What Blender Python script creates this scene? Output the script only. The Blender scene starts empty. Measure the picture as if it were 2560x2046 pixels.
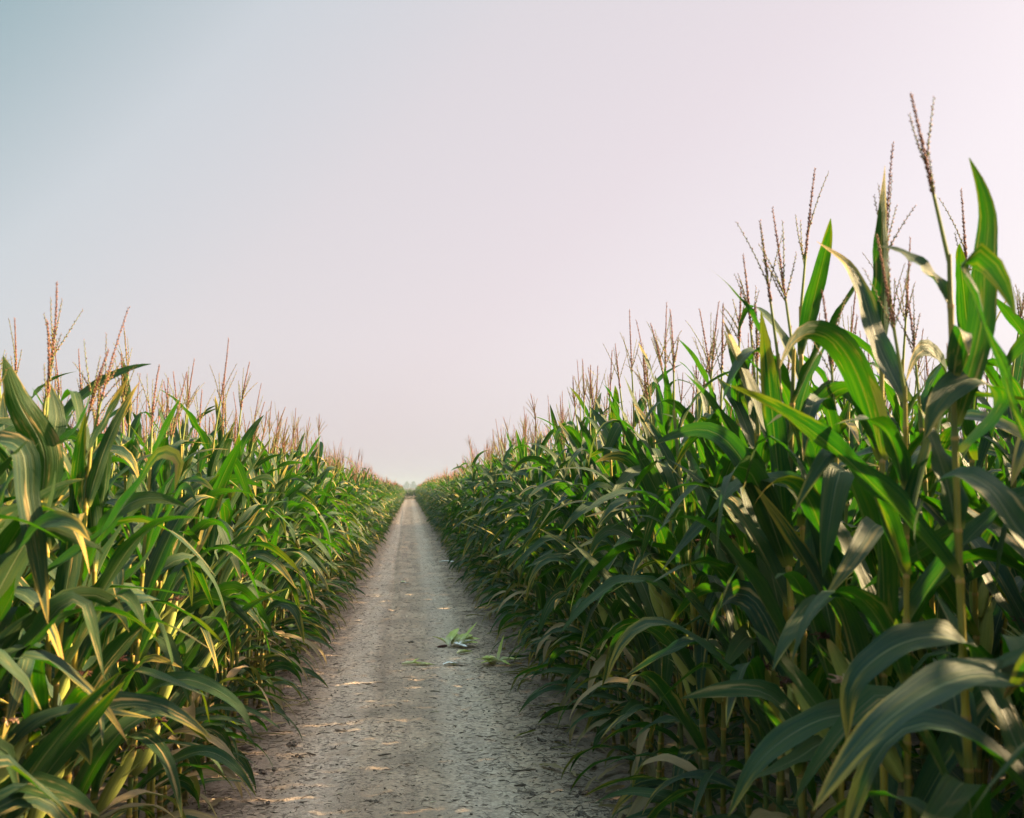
import bpy, math, random
import numpy as np

R = math.radians
scene = bpy.context.scene
col = scene.collection

# ------------------------------------------------------------------ camera
CAM_H = 1.6
cam_d = bpy.data.cameras.new("camera")
cam = bpy.data.objects.new("camera", cam_d)
col.objects.link(cam)
cam.location = (0, 0, CAM_H)
cam.rotation_euler = (R(90 + 4.62), 0, R(-5.85))
cam_d.lens = 35.0
cam_d.sensor_width = 36.0
cam_d.clip_start = 0.05
cam_d.clip_end = 6000
cam_d.dof.use_dof = True
cam_d.dof.focus_distance = 6.8
cam_d.dof.aperture_fstop = 4.5
scene.camera = cam

# ------------------------------------------------------------------ render settings
scene.view_settings.view_transform = 'Standard'
scene.view_settings.look = 'None'
scene.view_settings.gamma = 1
scene.view_settings.exposure = 2.6
EXPO = 2 ** 2.6
try:
    scene.cycles.max_bounces = 8
    scene.cycles.diffuse_bounces = 3
    scene.cycles.glossy_bounces = 2
    scene.cycles.transmission_bounces = 5
    scene.cycles.volume_bounces = 1
    scene.cycles.use_denoising = True
    scene.cycles.sample_clamp_indirect = 6
except Exception:
    pass

# ------------------------------------------------------------------ sun and sky
SUN_EL, SUN_AZ = 26.5, 8.0            # degrees; azimuth measured from +X (right of the path) towards +Y (along it)
sun_dir = np.array([math.cos(R(SUN_EL)) * math.cos(R(SUN_AZ)),
                    math.cos(R(SUN_EL)) * math.sin(R(SUN_AZ)), math.sin(R(SUN_EL))])
sun_d = bpy.data.lights.new("sun", 'SUN')
sun = bpy.data.objects.new("sun", sun_d)
col.objects.link(sun)
sun_d.energy = 5.0
sun_d.angle = R(1.2)
sun_d.color = (1.0, 0.71, 0.39)
sun.rotation_euler = (R(90 - SUN_EL), 0, R(90 + SUN_AZ))


def lin(r, g, b):
    f = lambda c: (c / 255 / 12.92) if c / 255 <= 0.04045 else ((c / 255 + 0.055) / 1.055) ** 2.4
    return (f(r), f(g), f(b))


class NT:
    """small helper round a node tree"""
    def __init__(self, tree):
        self.t = tree
        self.n = tree.nodes
        self.l = tree.links

    def node(self, typ, **kw):
        n = self.n.new(typ)
        for k, v in kw.items():
            setattr(n, k, v)
        return n

    def put(self, sock, v):
        if hasattr(v, 'is_output'):
            self.l.new(v, sock)
        elif v is not None:
            sock.default_value = v

    def math(self, op, a, b=None, c=None, clamp=False):
        n = self.node('ShaderNodeMath', operation=op, use_clamp=clamp)
        self.put(n.inputs[0], a)
        if b is not None:
            self.put(n.inputs[1], b)
        if c is not None:
            self.put(n.inputs[2], c)
        return n.outputs[0]

    def dot(self, a, vec):
        n = self.node('ShaderNodeVectorMath', operation='DOT_PRODUCT')
        self.put(n.inputs[0], a)
        n.inputs[1].default_value = vec
        return n.outputs['Value']

    def mix(self, f, a, b, blend='MIX'):
        n = self.node('ShaderNodeMix', data_type='RGBA', blend_type=blend)
        self.put(n.inputs[0], f)
        self.put(n.inputs[6], a if hasattr(a, 'is_output') else (*a, 1))
        self.put(n.inputs[7], b if hasattr(b, 'is_output') else (*b, 1))
        return n.outputs[2]

    def step(self, v, lo, hi, a=0.0, b=1.0):
        n = self.node('ShaderNodeMapRange', interpolation_type='SMOOTHSTEP')
        self.put(n.inputs[0], v)
        n.inputs[1].default_value = lo
        n.inputs[2].default_value = hi
        n.inputs[3].default_value = a
        n.inputs[4].default_value = b
        return n.outputs[0]

    def noise(self, vec, scale, detail=3, rough=0.55, dim='3D'):
        n = self.node('ShaderNodeTexNoise', noise_dimensions=dim)
        if vec is not None:
            self.put(n.inputs['Vector'], vec)
        n.inputs['Scale'].default_value = scale
        n.inputs['Detail'].default_value = detail
        n.inputs['Roughness'].default_value = rough
        return n.outputs['Fac']

    def scale(self, vec, s):
        n = self.node('ShaderNodeVectorMath', operation='MULTIPLY')
        self.put(n.inputs[0], vec)
        n.inputs[1].default_value = s
        return n.outputs[0]

    def ramp(self, v, stops):
        n = self.node('ShaderNodeValToRGB')
        self.put(n.inputs[0], v)
        e = n.color_ramp.elements
        while len(e) < len(stops):
            e.new(0.5)
        for el, (p, c) in zip(e, stops):
            el.position = p
            el.color = (*c, 1)
        return n.outputs[0]


world = bpy.data.worlds.new("World")
scene.world = world
world.use_nodes = True
w = NT(world.node_tree)
w.n.clear()
gen = w.node('ShaderNodeTexCoord').outputs['Generated']
z = w.dot(gen, (0, 0, 1))
side = w.dot(gen, (math.cos(R(SUN_AZ)), math.sin(R(SUN_AZ)), 0))
t = w.math('SUBTRACT', side, w.math('MULTIPLY', w.math('MAXIMUM', z, 0.0), 1.0))
tt = w.math('MULTIPLY_ADD', t, 0.5, 0.5)                 # -1..1 -> 0..1
P = lambda v: v * 0.5 + 0.5
veil = w.ramp(tt, [(P(-0.95), lin(132, 163, 172)), (P(-0.66), lin(151, 176, 182)), (P(-0.44), lin(205, 209, 214)),
                   (P(-0.22), lin(222, 214, 218)), (P(0.04), lin(231, 218, 223)), (P(0.3), lin(241, 230, 235)),
                   (P(0.6), lin(246, 236, 240)), (P(1.0), lin(250, 240, 238))])
low = w.step(z, 0.0, 0.16, 0.90, 1.0)
veil = w.mix(1.0, veil, w.node('ShaderNodeCombineColor').outputs[0], 'MULTIPLY')
cc = [n for n in w.n if n.bl_idname == 'ShaderNodeCombineColor'][0]
for i in range(3):
    w.put(cc.inputs[i], low)
# bright aureole of the hazy sky round the sun (outside the frame, on the right)
g = w.math('POWER', w.math('MAXIMUM', w.dot(gen, tuple(sun_dir)), 0.0), 14.0)
glow = w.mix(g, (0, 0, 0), (4.0, 3.3, 2.5))
over = w.step(z, 0.48, 0.85)     # unseen sky overhead, brightness added as fill light for the path
lift = w.mix(over, (1, 1, 1), (5.2, 4.8, 5.0))
veil = w.mix(1.0, veil, lift, 'MULTIPLY')
veil = w.mix(1.0, veil, glow, 'ADD')
sky = w.node('ShaderNodeTexSky', sky_type='NISHITA', sun_disc=False)
sky.sun_elevation = R(SUN_EL)
sky.sun_rotation = R(90 - SUN_AZ)
sky.air_density = 1.2
sky.dust_density = 4.0
bg_a = w.node('ShaderNodeBackground')
w.put(bg_a.inputs[0], veil)
bg_a.inputs[1].default_value = 1.02 / EXPO
bg_b = w.node('ShaderNodeBackground')
w.put(bg_b.inputs[0], sky.outputs[0])
bg_b.inputs[1].default_value = 0.06
mx = w.node('ShaderNodeMixShader')
mx.inputs[0].default_value = 0.06
w.l.new(bg_a.outputs[0], mx.inputs[1])
w.l.new(bg_b.outputs[0], mx.inputs[2])
out = w.node('ShaderNodeOutputWorld')
w.l.new(mx.outputs[0], out.inputs[0])

# ------------------------------------------------------------------ materials


def material(name):
    m = bpy.data.materials.new(name)
    m.use_nodes = True
    s = NT(m.node_tree)
    s.n.clear()
    o = s.node('ShaderNodeOutputMaterial')
    return m, s, o


def principled(s, color, rough=0.6, spec=0.4, normal=None):
    p = s.node('ShaderNodeBsdfPrincipled')
    s.put(p.inputs['Base Color'], color if hasattr(color, 'is_output') else (*color, 1))
    s.put(p.inputs['Roughness'], rough)
    p.inputs['Specular IOR Level'].default_value = spec
    if normal is not None:
        s.put(p.inputs['Normal'], normal)
    return p


def bump(s, h, strength, dist):
    b = s.node('ShaderNodeBump')
    b.inputs['Strength'].default_value = strength
    b.inputs['Distance'].default_value = dist
    s.put(b.inputs['Height'], h)
    return b.outputs[0]


def leaf_material(name, husk=False):
    m, s, o = material(name)
    at = s.node('ShaderNodeAttribute', attribute_name='lf')      # u across, v along, random
    sep = s.node('ShaderNodeSeparateXYZ')
    s.put(sep.inputs[0], at.outputs['Vector'])
    u, v, rnd = sep.outputs
    dry = s.node('ShaderNodeAttribute', attribute_name='dry').outputs['Fac']
    oi = s.node('ShaderNodeObjectInfo').outputs['Random']
    pos = s.node('ShaderNodeNewGeometry').outputs['Position']
    rr = s.math('FRACT', s.math('ADD', rnd, s.math('MULTIPLY', oi, 0.37)))
    # fine parallel veins and long streaks
    cv = s.node('ShaderNodeCombineXYZ')
    s.put(cv.inputs[0], s.math('MULTIPLY', u, 22.0))
    s.put(cv.inputs[1], s.math('MULTIPLY', v, 2.2))
    s.put(cv.inputs[2], s.math('MULTIPLY', rnd, 40.0))
    vein = s.noise(cv.outputs[0], 1.0, 3, 0.6)
    cv2 = s.node('ShaderNodeCombineXYZ')
    s.put(cv2.inputs[0], s.math('MULTIPLY', u, 5.0))
    s.put(cv2.inputs[1], s.math('MULTIPLY', v, 3.0))
    s.put(cv2.inputs[2], s.math('MULTIPLY', rnd, 71.0))
    blot = s.noise(cv2.outputs[0], 1.0, 4, 0.6)
    if husk:
        c = s.mix(rr, (0.42, 0.54, 0.12), (0.60, 0.64, 0.24))
        c = s.mix(s.step(v, 0.55, 0.0), c, (0.74, 0.73, 0.50))
    else:
        c = s.mix(rr, (0.0035, 0.027, 0.019), (0.017, 0.047, 0.013))
        c = s.mix(s.step(blot, 0.35, 0.75, 0.0, 0.55), c, (0.042, 0.062, 0.012))
    c = s.mix(s.step(vein, 0.42, 0.66, 0.0, 0.45), c, s.mix(0.45, c, (0.12, 0.115, 0.045)))
    c = s.mix(s.step(vein, 0.46, 0.30, 0.0, 0.5), c, s.mix(0.6, c, (0.006, 0.016, 0.013)))
    # pale midrib
    du = s.math('ABSOLUTE', s.math('SUBTRACT', u, 0.5))
    mid = s.math('MULTIPLY', s.step(du, 0.034, 0.010), s.step(v, 1.0, 0.55))
    if not husk:
        c = s.mix(s.math('MULTIPLY', mid, 0.6), c, (0.17, 0.20, 0.10))
    # yellowing towards tip and edges, in streaks
    tip = s.math('ADD', s.math('ADD', v, s.math('MULTIPLY', du, 0.5)), s.math('MULTIPLY', s.math('SUBTRACT', blot, 0.5), 0.9))
    thr = s.math('MULTIPLY_ADD', rr, 0.60, 0.86)
    yel = s.step(s.math('SUBTRACT', tip, thr), -0.10, 0.16)
    c = s.mix(s.math('MULTIPLY', yel, 0.85), c, (0.36, 0.27, 0.045))
    brn = s.step(s.math('SUBTRACT', tip, thr), 0.10, 0.30)
    c = s.mix(s.math('MULTIPLY', brn, 0.9), c, (0.28, 0.15, 0.06))
    # base near the collar is paler and yellower
    c = s.mix(s.step(v, 0.07, 0.0, 0.0, 0.7), c, (0.30, 0.30, 0.06))
    c = s.mix(dry, c, s.mix(vein, (0.17, 0.11, 0.055), (0.40, 0.30, 0.16)))
    if not husk:
        patch = s.math('MULTIPLY', s.step(blot, 0.57, 0.66), s.step(s.math('FRACT', s.math('MULTIPLY', rr, 7.3)), 0.55, 0.75))
        c = s.mix(s.math('MULTIPLY', patch, 0.8), c, s.mix(vein, (0.22, 0.15, 0.06), (0.42, 0.31, 0.13)))
    nrm = bump(s, s.math('ADD', vein, s.math('MULTIPLY', mid, -0.8)), 0.6, 0.005)
    p = principled(s, c, s.step(vein, 0.3, 0.7, 0.46, 0.60), 0.15, nrm)
    tr = s.node('ShaderNodeBsdfTranslucent')
    tc = s.mix(1.0, c, (2.0, 4.6, 0.12) if not husk else (1.6, 1.6, 1.0), 'MULTIPLY')
    mn = s.node('ShaderNodeVectorMath', operation='MINIMUM')          # even a thin yellow blade lets through only so much
    s.put(mn.inputs[0], tc)
    mn.inputs[1].default_value = (0.15, 0.24, 0.02) if not husk else (0.6, 0.6, 0.3)
    s.put(tr.inputs[0], mn.outputs[0])
    ms = s.node('ShaderNodeMixShader')
    ms.inputs[0].default_value = 0.20
    s.l.new(p.outputs[0], ms.inputs[1])
    s.l.new(tr.outputs[0], ms.inputs[2])
    s.l.new(ms.outputs[0], o.inputs[0])
    return m


def stalk_material():
    m, s, o = material("corn_stalk")
    at = s.node('ShaderNodeAttribute', attribute_name='lf')
    sep = s.node('ShaderNodeSeparateXYZ')
    s.put(sep.inputs[0], at.outputs['Vector'])
    u, v, rnd = sep.outputs
    pos = s.node('ShaderNodeTexCoord').outputs['Object']
    n = s.noise(s.scale(pos, (60, 60, 5)), 1.0, 3)
    n2 = s.noise(pos, 3.0, 2)
    c = s.mix(s.step(n2, 0.38, 0.62), (0.075, 0.105, 0.022), (0.36, 0.26, 0.03))
    c = s.mix(s.step(n, 0.4, 0.7, 0, 0.5), c, (0.06, 0.10, 0.03))
    c = s.mix(s.step(u, 0.6, 1.0), c, (0.36, 0.22, 0.06))            # node rings
    c = s.mix(s.step(v, 0.16, 0.0, 0.0, 0.6), c, (0.22, 0.16, 0.08))
    p = principled(s, c, 0.45, 0.4, bump(s, n, 0.3, 0.003))
    s.l.new(p.outputs[0], o.inputs[0])
    return m


def tassel_material():
    m, s, o = material("corn_tassel")
    at = s.node('ShaderNodeAttribute', attribute_name='lf')
    sep = s.node('ShaderNodeSeparateXYZ')
    s.put(sep.inputs[0], at.outputs['Vector'])
    u, v, rnd = sep.outputs
    c = s.mix(u, (0.32, 0.15, 0.09), (0.15, 0.065, 0.042))
    c = s.mix(s.step(v, 0.5, 1.0, 0, 1), c, (0.20, 0.24, 0.06))       # bare green stem
    p = principled(s, c, 0.7, 0.2)
    tr = s.node('ShaderNodeBsdfTranslucent')
    s.put(tr.inputs[0], c)
    ms = s.node('ShaderNodeMixShader')
    ms.inputs[0].default_value = 0.2
    s.l.new(p.outputs[0], ms.inputs[1])
    s.l.new(tr.outputs[0], ms.inputs[2])
    s.l.new(ms.outputs[0], o.inputs[0])
    return m


def ear_material():
    m, s, o = material("corn_ear_husk")
    at = s.node('ShaderNodeAttribute', attribute_name='lf')
    sep = s.node('ShaderNodeSeparateXYZ')
    s.put(sep.inputs[0], at.outputs['Vector'])
    u, v, rnd = sep.outputs
    cv = s.node('ShaderNodeCombineXYZ')
    s.put(cv.inputs[0], s.math('MULTIPLY', u, 40.0))
    s.put(cv.inputs[1], s.math('MULTIPLY', v, 3.0))
    s.put(cv.inputs[2], rnd)
    n = s.noise(cv.outputs[0], 1.0, 3)
    c = s.mix(n, (0.13, 0.20, 0.04), (0.36, 0.36, 0.08))
    c = s.mix(s.step(v, 0.8, 1.0), c, (0.38, 0.28, 0.08))
    p = principled(s, c, 0.5, 0.35, bump(s, n, 0.5, 0.004))
    s.l.new(p.outputs[0], o.inputs[0])
    return m


def plain_material(name, a, b, scale, rough=0.8, bump_s=0.4):
    m, s, o = material(name)
    pos = s.node('ShaderNodeTexCoord').outputs['Object']
    n = s.noise(pos, scale, 4)
    c = s.mix(s.step(n, 0.3, 0.7), a, b)
    p = principled(s, c, rough, 0.25, bump(s, n, bump_s, 0.01))
    s.l.new(p.outputs[0], o.inputs[0])
    return m


def soil_material(name, path):
    m, s, o = material(name)
    pos = s.node('ShaderNodeNewGeometry').outputs['Position']
    n1 = s.noise(pos, 1.3, 4)
    n2 = s.noise(s.scale(pos, (1, 0.8, 1)), 9.0, 5, 0.65)
    n3 = s.noise(pos, 45.0, 4, 0.65)
    n4 = s.noise(s.scale(pos, (1.0, 1.9, 1)), 26.0, 5, 0.7)
    n5 = s.noise(pos, 160.0, 2, 0.6)
    if path:
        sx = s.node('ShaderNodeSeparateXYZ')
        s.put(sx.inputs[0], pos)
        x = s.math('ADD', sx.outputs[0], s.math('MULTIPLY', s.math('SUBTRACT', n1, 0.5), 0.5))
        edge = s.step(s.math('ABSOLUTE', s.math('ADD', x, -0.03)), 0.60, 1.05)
        c = s.mix(s.step(n2, 0.3, 0.7), (0.41, 0.295, 0.195), (0.63, 0.475, 0.33))
        c = s.mix(s.math('MULTIPLY', s.step(s.math('ADD', n1, s.math('MULTIPLY', n2, 0.4)), 0.62, 0.80), 0.75), c, (0.30, 0.225, 0.155))
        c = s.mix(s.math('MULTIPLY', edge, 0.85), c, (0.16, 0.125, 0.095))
        spk = s.step(s.math('ADD', n4, s.math('MULTIPLY', edge, 0.05)), 0.49, 0.575, 0.0, 0.85)
        lane = s.noise(s.scale(pos, (5.5, 0.28, 1)), 1.0, 4, 0.6)             # lengthwise wear of wheels
        c = s.mix(s.step(lane, 0.48, 0.64, 0.0, 0.65), c, (0.27, 0.195, 0.135))
        c = s.mix(s.step(n3, 0.52, 0.62, 0.0, 0.4), c, (0.24, 0.175, 0.12))
        for cx, wd in ((-0.46, 0.17), (0.40, 0.20)):          # pale compacted wheel tracks
            tr = s.step(s.math('ABSOLUTE', s.math('SUBTRACT', s.math('MULTIPLY_ADD', s.math('SUBTRACT', x, sx.outputs[0]), 0.5, sx.outputs[0]), cx)), wd * 1.4, wd * 0.4, 0.0, 0.6)
            c = s.mix(s.math('MULTIPLY', tr, s.step(n2, 0.3, 0.55, 0.3, 1.0)), c, (0.66, 0.53, 0.40))
        spk = s.math('MULTIPLY', spk, s.step(n2, 0.36, 0.60, 0.12, 1.0))
        c = s.mix(spk, c, (0.11, 0.082, 0.058))
    else:
        c = s.mix(s.step(n2, 0.3, 0.7), (0.13, 0.105, 0.08), (0.24, 0.20, 0.16))
        spk = s.step(n4, 0.5, 0.65)
        c = s.mix(spk, c, (0.07, 0.055, 0.04))
    c = s.mix(s.step(n3, 0.35, 0.7, 0.0, 0.35), c, (0.20, 0.17, 0.14))
    h = s.math('ADD', s.math('MULTIPLY', n3, 0.6), s.math('ADD', s.math('MULTIPLY', n2, 1.2), s.math('MULTIPLY', n5, 0.25)))
    h = s.math('ADD', h, s.math('MULTIPLY', spk, -0.12))
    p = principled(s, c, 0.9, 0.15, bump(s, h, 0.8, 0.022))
    s.l.new(p.outputs[0], o.inputs[0])
    return m


M_LEAF = leaf_material("corn_leaf")
M_HUSK = leaf_material("fresh_husk", True)
M_STALK = stalk_material()
M_TASSEL = tassel_material()
M_EAR = ear_material()
M_SILK = plain_material("corn_silk", (0.035, 0.014, 0.010), (0.11, 0.045, 0.03), 60)
M_SILK_PALE = plain_material("corn_silk_pale", (0.36, 0.20, 0.14), (0.52, 0.36, 0.26), 60)
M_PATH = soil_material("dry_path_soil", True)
M_SOIL = soil_material("field_soil", False)
M_CLOD = plain_material("dark_clod", (0.06, 0.046, 0.036), (0.16, 0.125, 0.095), 45, 0.95, 0.8)
M_TWIG = plain_material("dead_stem", (0.06, 0.045, 0.035), (0.17, 0.13, 0.09), 30, 0.9)
M_STRAW = plain_material("pale_straw", (0.40, 0.33, 0.20), (0.58, 0.50, 0.34), 30, 0.8)
M_COB = plain_material("cob_white", (0.80, 0.79, 0.72), (0.88, 0.87, 0.82), 30, 0.6)
M_TREE = plain_material("far_tree_leaves", (0.035, 0.06, 0.03), (0.07, 0.10, 0.045), 0.8, 0.8)
M_BARK = plain_material("far_tree_bark", (0.07, 0.055, 0.045), (0.12, 0.10, 0.08), 2.0, 0.9)

# ------------------------------------------------------------------ mesh helpers


class MB:
    """collects vertices (with leaf attributes) and quads / triangles; builds ONE mesh"""
    def __init__(self):
        self.V, self.A, self.F, self.M, self.n = [], [], [], [], 0

    def add(self, V, F, A=None, mat=0):
        V = np.asarray(V, float)
        if A is None:
            A = np.zeros((len(V), 4))
        self.V.append(V)
        self.A.append(A)
        F = np.asarray(F, int)
        self.F.append(F + self.n)
        self.M.append(np.full(len(F), mat, int))
        self.n += len(V)

    def arrays(self):
        return np.concatenate(self.V), np.concatenate(self.A), self.F, self.M

    def mesh(self, name, mats, smooth=True):
        V = np.concatenate(self.V)
        A = np.concatenate(self.A)
        return mesh_from(name, V, A, self.F, self.M, mats, smooth)


def mesh_from(name, V, A, Fs, Ms, mats, smooth=True):
    me = bpy.data.meshes.new(name)
    sizes = np.concatenate([np.full(len(F), F.shape[1], np.int32) for F in Fs])
    loops = np.concatenate([F.ravel() for F in Fs]).astype(np.int32)
    starts = np.zeros(len(sizes), np.int32)
    starts[1:] = np.cumsum(sizes)[:-1]
    me.vertices.add(len(V))
    me.vertices.foreach_set('co', V.astype(np.float32).ravel())
    me.loops.add(len(loops))
    me.loops.foreach_set('vertex_index', loops)
    me.polygons.add(len(sizes))
    me.polygons.foreach_set('loop_start', starts)
    me.polygons.foreach_set('loop_total', sizes)
    me.polygons.foreach_set('material_index', np.concatenate(Ms).astype(np.int32))
    me.polygons.foreach_set('use_smooth', np.full(len(sizes), smooth, bool))
    a = me.attributes.new('lf', 'FLOAT_VECTOR', 'POINT')
    a.data.foreach_set('vector', np.ascontiguousarray(A[:, :3], np.float32).ravel())
    a = me.attributes.new('dry', 'FLOAT', 'POINT')
    a.data.foreach_set('value', np.ascontiguousarray(A[:, 3], np.float32))
    for mt in mats:
        me.materials.append(mt)
    me.update(calc_edges=True)
    return me


def link(name, data, parent=None):
    o = bpy.data.objects.new(name, data)
    col.objects.link(o)
    if parent is not None:
        o.parent = parent
    return o


def tag(o, label=None, cat=None, group=None, kind=None):
    if label:
        o['label'] = label
    if cat:
        o['category'] = cat
    if group:
        o['group'] = group
    if kind:
        o['kind'] = kind
    return o


def grid_faces(n, m, wrap=False):
    i = np.arange(n - 1)[:, None]
    j = np.arange(m if wrap else m - 1)[None, :]
    j2 = (j + 1) % m
    a = i * m + j
    return np.stack([a, i * m + j2, (i + 1) * m + j2, (i + 1) * m + j], -1).reshape(-1, 4)


def leaf(rng, base, az, length, width, th0, th1, power=1.4, kink=None, roll=0.0, roll0=0.0, daz=0.0, wave=0.5,
         fold=0.7, dry=0.0, nseg=16, ncr=4, rnd=None, ctrl=None):
    """a maize blade: spine integrated from angle th0 to th1 (from the vertical), V-folded, wavy margins"""
    s = np.linspace(0, 1, nseg + 1)
    th = th0 + (th1 - th0) * s ** power
    if kink:
        th = th + kink[1] / (1 + np.exp(-(s - kink[0]) * kink[2]))
    a = az + daz * s + 0.10 * np.sin(s * 4 + rng.uniform(0, 6)) * wave
    T = np.stack([np.sin(th) * np.cos(a), np.sin(th) * np.sin(a), np.cos(th)], -1)
    ds = length / nseg
    Pm = np.zeros((nseg + 1, 3))
    Pm[1:] = np.cumsum((T[1:] + T[:-1]) * 0.5 * ds, 0)
    Pm += np.asarray(base)
    if ctrl is not None:                                 # the spine runs through given points instead
        cp = np.asarray(ctrl, float)
        tt = np.zeros(len(cp))
        tt[1:] = np.cumsum(np.linalg.norm(np.diff(cp, axis=0), axis=1))
        m = np.gradient(cp, tt, axis=0)
        q = np.linspace(0, tt[-1], nseg + 1)
        k = np.clip(np.searchsorted(tt, q, side='right') - 1, 0, len(cp) - 2)
        hh = (tt[k + 1] - tt[k])[:, None]
        x = (q - tt[k])[:, None] / hh
        Pm = ((2 * x ** 3 - 3 * x ** 2 + 1) * cp[k] + (x ** 3 - 2 * x ** 2 + x) * hh * m[k]
              + (-2 * x ** 3 + 3 * x ** 2) * cp[k + 1] + (x ** 3 - x ** 2) * hh * m[k + 1])
        T = np.gradient(Pm, axis=0)
        T /= np.linalg.norm(T, axis=1, keepdims=True)
        dv = cp[-1] - cp[0]
        a = np.full(nseg + 1, math.atan2(dv[1], dv[0]))
    S = np.stack([-np.sin(a), np.cos(a), np.zeros_like(a)], -1)
    N = np.cross(T, S)
    N /= np.linalg.norm(N, axis=1, keepdims=True)
    S = np.cross(N, T)
    ro = roll0 + roll * s + 0.25 * wave * np.sin(s * rng.uniform(3, 6) + rng.uniform(0, 6)) * s
    S2 = S * np.cos(ro)[:, None] + N * np.sin(ro)[:, None]
    N2 = np.cross(T, S2)
    wd = width * np.minimum(1, 0.48 + 2.6 * s) * np.clip(1 - s ** 2.6, 0, 1) ** 0.85 * np.where(s > .999, 0.05, 1)
    wd = np.maximum(wd, 0.002)
    f = fold * (1 - s) ** 1.1 + 0.10 + 0.10 * np.sin(s * 9 + rng.uniform(0, 6)) * wave
    u = np.linspace(-1, 1, ncr + 1)
    ph1, ph2 = rng.uniform(0, 6.28, 2)
    fr1, fr2 = rng.uniform(16, 30, 2)
    ed = np.where(u[None, :] < 0, np.sin(s * fr1 + ph1)[:, None], np.sin(s * fr2 + ph2)[:, None])
    amp = 0.14 * wave * wd[:, None] * np.sin(np.pi * np.clip(s * 1.15, 0, 1))[:, None] * np.abs(u[None, :]) ** 2
    half = wd[:, None] * 0.5
    cosf, sinf = np.cos(f)[:, None], np.sin(f)[:, None]
    V = (Pm[:, None, :] + S2[:, None, :] * (u[None, :] * half * cosf)[..., None]
         + N2[:, None, :] * (np.abs(u[None, :]) ** 1.3 * half * sinf + ed * amp)[..., None])
    rnd = rng.uniform() if rnd is None else rnd
    A = np.zeros((nseg + 1, ncr + 1, 4))
    A[..., 0] = (u[None, :] + 1) / 2
    A[..., 1] = s[:, None]
    A[..., 2] = rnd
    A[..., 3] = dry
    return V.reshape(-1, 3), grid_faces(nseg + 1, ncr + 1), A.reshape(-1, 4)


def tube(pts, rad, sides, attr=None, cap=True):
    pts = np.asarray(pts, float)
    n = len(pts)
    rad = np.broadcast_to(np.asarray(rad, float), (n,))
    T = np.gradient(pts, axis=0)
    T /= np.linalg.norm(T, axis=1, keepdims=True) + 1e-9
    ref = np.array([1.0, 0, 0]) if abs(T[n // 2][0]) < 0.8 else np.array([0, 1.0, 0])
    X = np.cross(T, ref)
    X /= np.linalg.norm(X, axis=1, keepdims=True) + 1e-9
    Y = np.cross(T, X)
    an = np.arange(sides) * 2 * math.pi / sides
    V = pts[:, None] + rad[:, None, None] * (np.cos(an)[None, :, None] * X[:, None] + np.sin(an)[None, :, None] * Y[:, None])
    A = np.zeros((n, sides, 4))
    if attr is not None:
        A[:] = np.asarray(attr)[:, None, :]
    return V.reshape(-1, 3), grid_faces(n, sides, True), A.reshape(-1, 4)


OCT_V = np.array([[0, 0, -0.2], [1, 0, 0.4], [0, 1, 0.4], [-1, 0, 0.4], [0, -1, 0.4], [0, 0, 1.0]])
OCT_F = np.array([[0, 2, 1], [0, 3, 2], [0, 4, 3], [0, 1, 4], [1, 2, 5], [2, 3, 5], [3, 4, 5], [4, 1, 5]])


def spike(mb, rng, base, d, length, n, size, bend, lod, mat=0, bare=0.0):
    """one tassel branch: thin axis carrying spikelets"""
    d = np.asarray(d, float)
    d /= np.linalg.norm(d)
    k = 7
    s = np.linspace(0, 1, k)
    pts = base + d * (s * length)[:, None] + np.asarray(bend) * (s ** 2 * length)[:, None]
    if lod == 0:
        A = np.zeros((k, 4))
        A[:, 1] = 1.0 if bare else 0.3
        mb.add(*tube(pts, 0.0018 * (1 - 0.6 * s), 4, A), mat)
        s2 = np.linspace(bare, 1, n)
        c = np.stack([np.interp(s2, s, pts[:, i]) for i in range(3)], -1)
        tg = d + 2 * np.asarray(bend) * s2[:, None]
        ang = np.arange(n) * 2.4 + rng.uniform(0, 6)
        ref = np.array([1.0, 0, 0]) if abs(d[0]) < 0.7 else np.array([0, 1.0, 0])
        X = np.cross(d, ref)
        X /= np.linalg.norm(X)
        Y = np.cross(d, X)
        o = np.cos(ang)[:, None] * X + np.sin(ang)[:, None] * Y
        dirs = tg + o * 0.38
        dirs /= np.linalg.norm(dirs, axis=1, keepdims=True)
        L = size * (1.15 - 0.5 * s2) * rng.uniform(0.75, 1.25, n)
        sx = np.cross(dirs, o)
        sx /= np.linalg.norm(sx, axis=1, keepdims=True) + 1e-9
        sy = np.cross(dirs, sx)
        V = (c + o * 0.0015)[:, None, :] + OCT_V[None, :, 0:1] * (sx * (L * 0.22)[:, None])[:, None] \
            + OCT_V[None, :, 1:2] * (sy * (L * 0.22)[:, None])[:, None] + OCT_V[None, :, 2:3] * (dirs * L[:, None])[:, None]
        F = (OCT_F[None] + (np.arange(n) * 6)[:, None, None]).reshape(-1, 3)
        A = np.zeros((n, 6, 4))
        A[..., 0] = rng.uniform(0, 1, n)[:, None]
        A[..., 2] = rng.uniform()
        mb.add(V.reshape(-1, 3), F, A.reshape(-1, 4), mat)
    else:
        kk = 8 if lod == 1 else 4
        s = np.linspace(0, 1, kk)
        pts = base + d * (s * length)[:, None] + np.asarray(bend) * (s ** 2 * length)[:, None]
        r = size * 0.42 * (1.0 - 0.75 * s) * np.where(np.arange(kk) % 2, 1.25, 0.7)
        A = np.zeros((kk, 4))
        A[:, 0] = rng.uniform(0, 1, kk)
        mb.add(*tube(pts, r, 3, A), mat)


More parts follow.
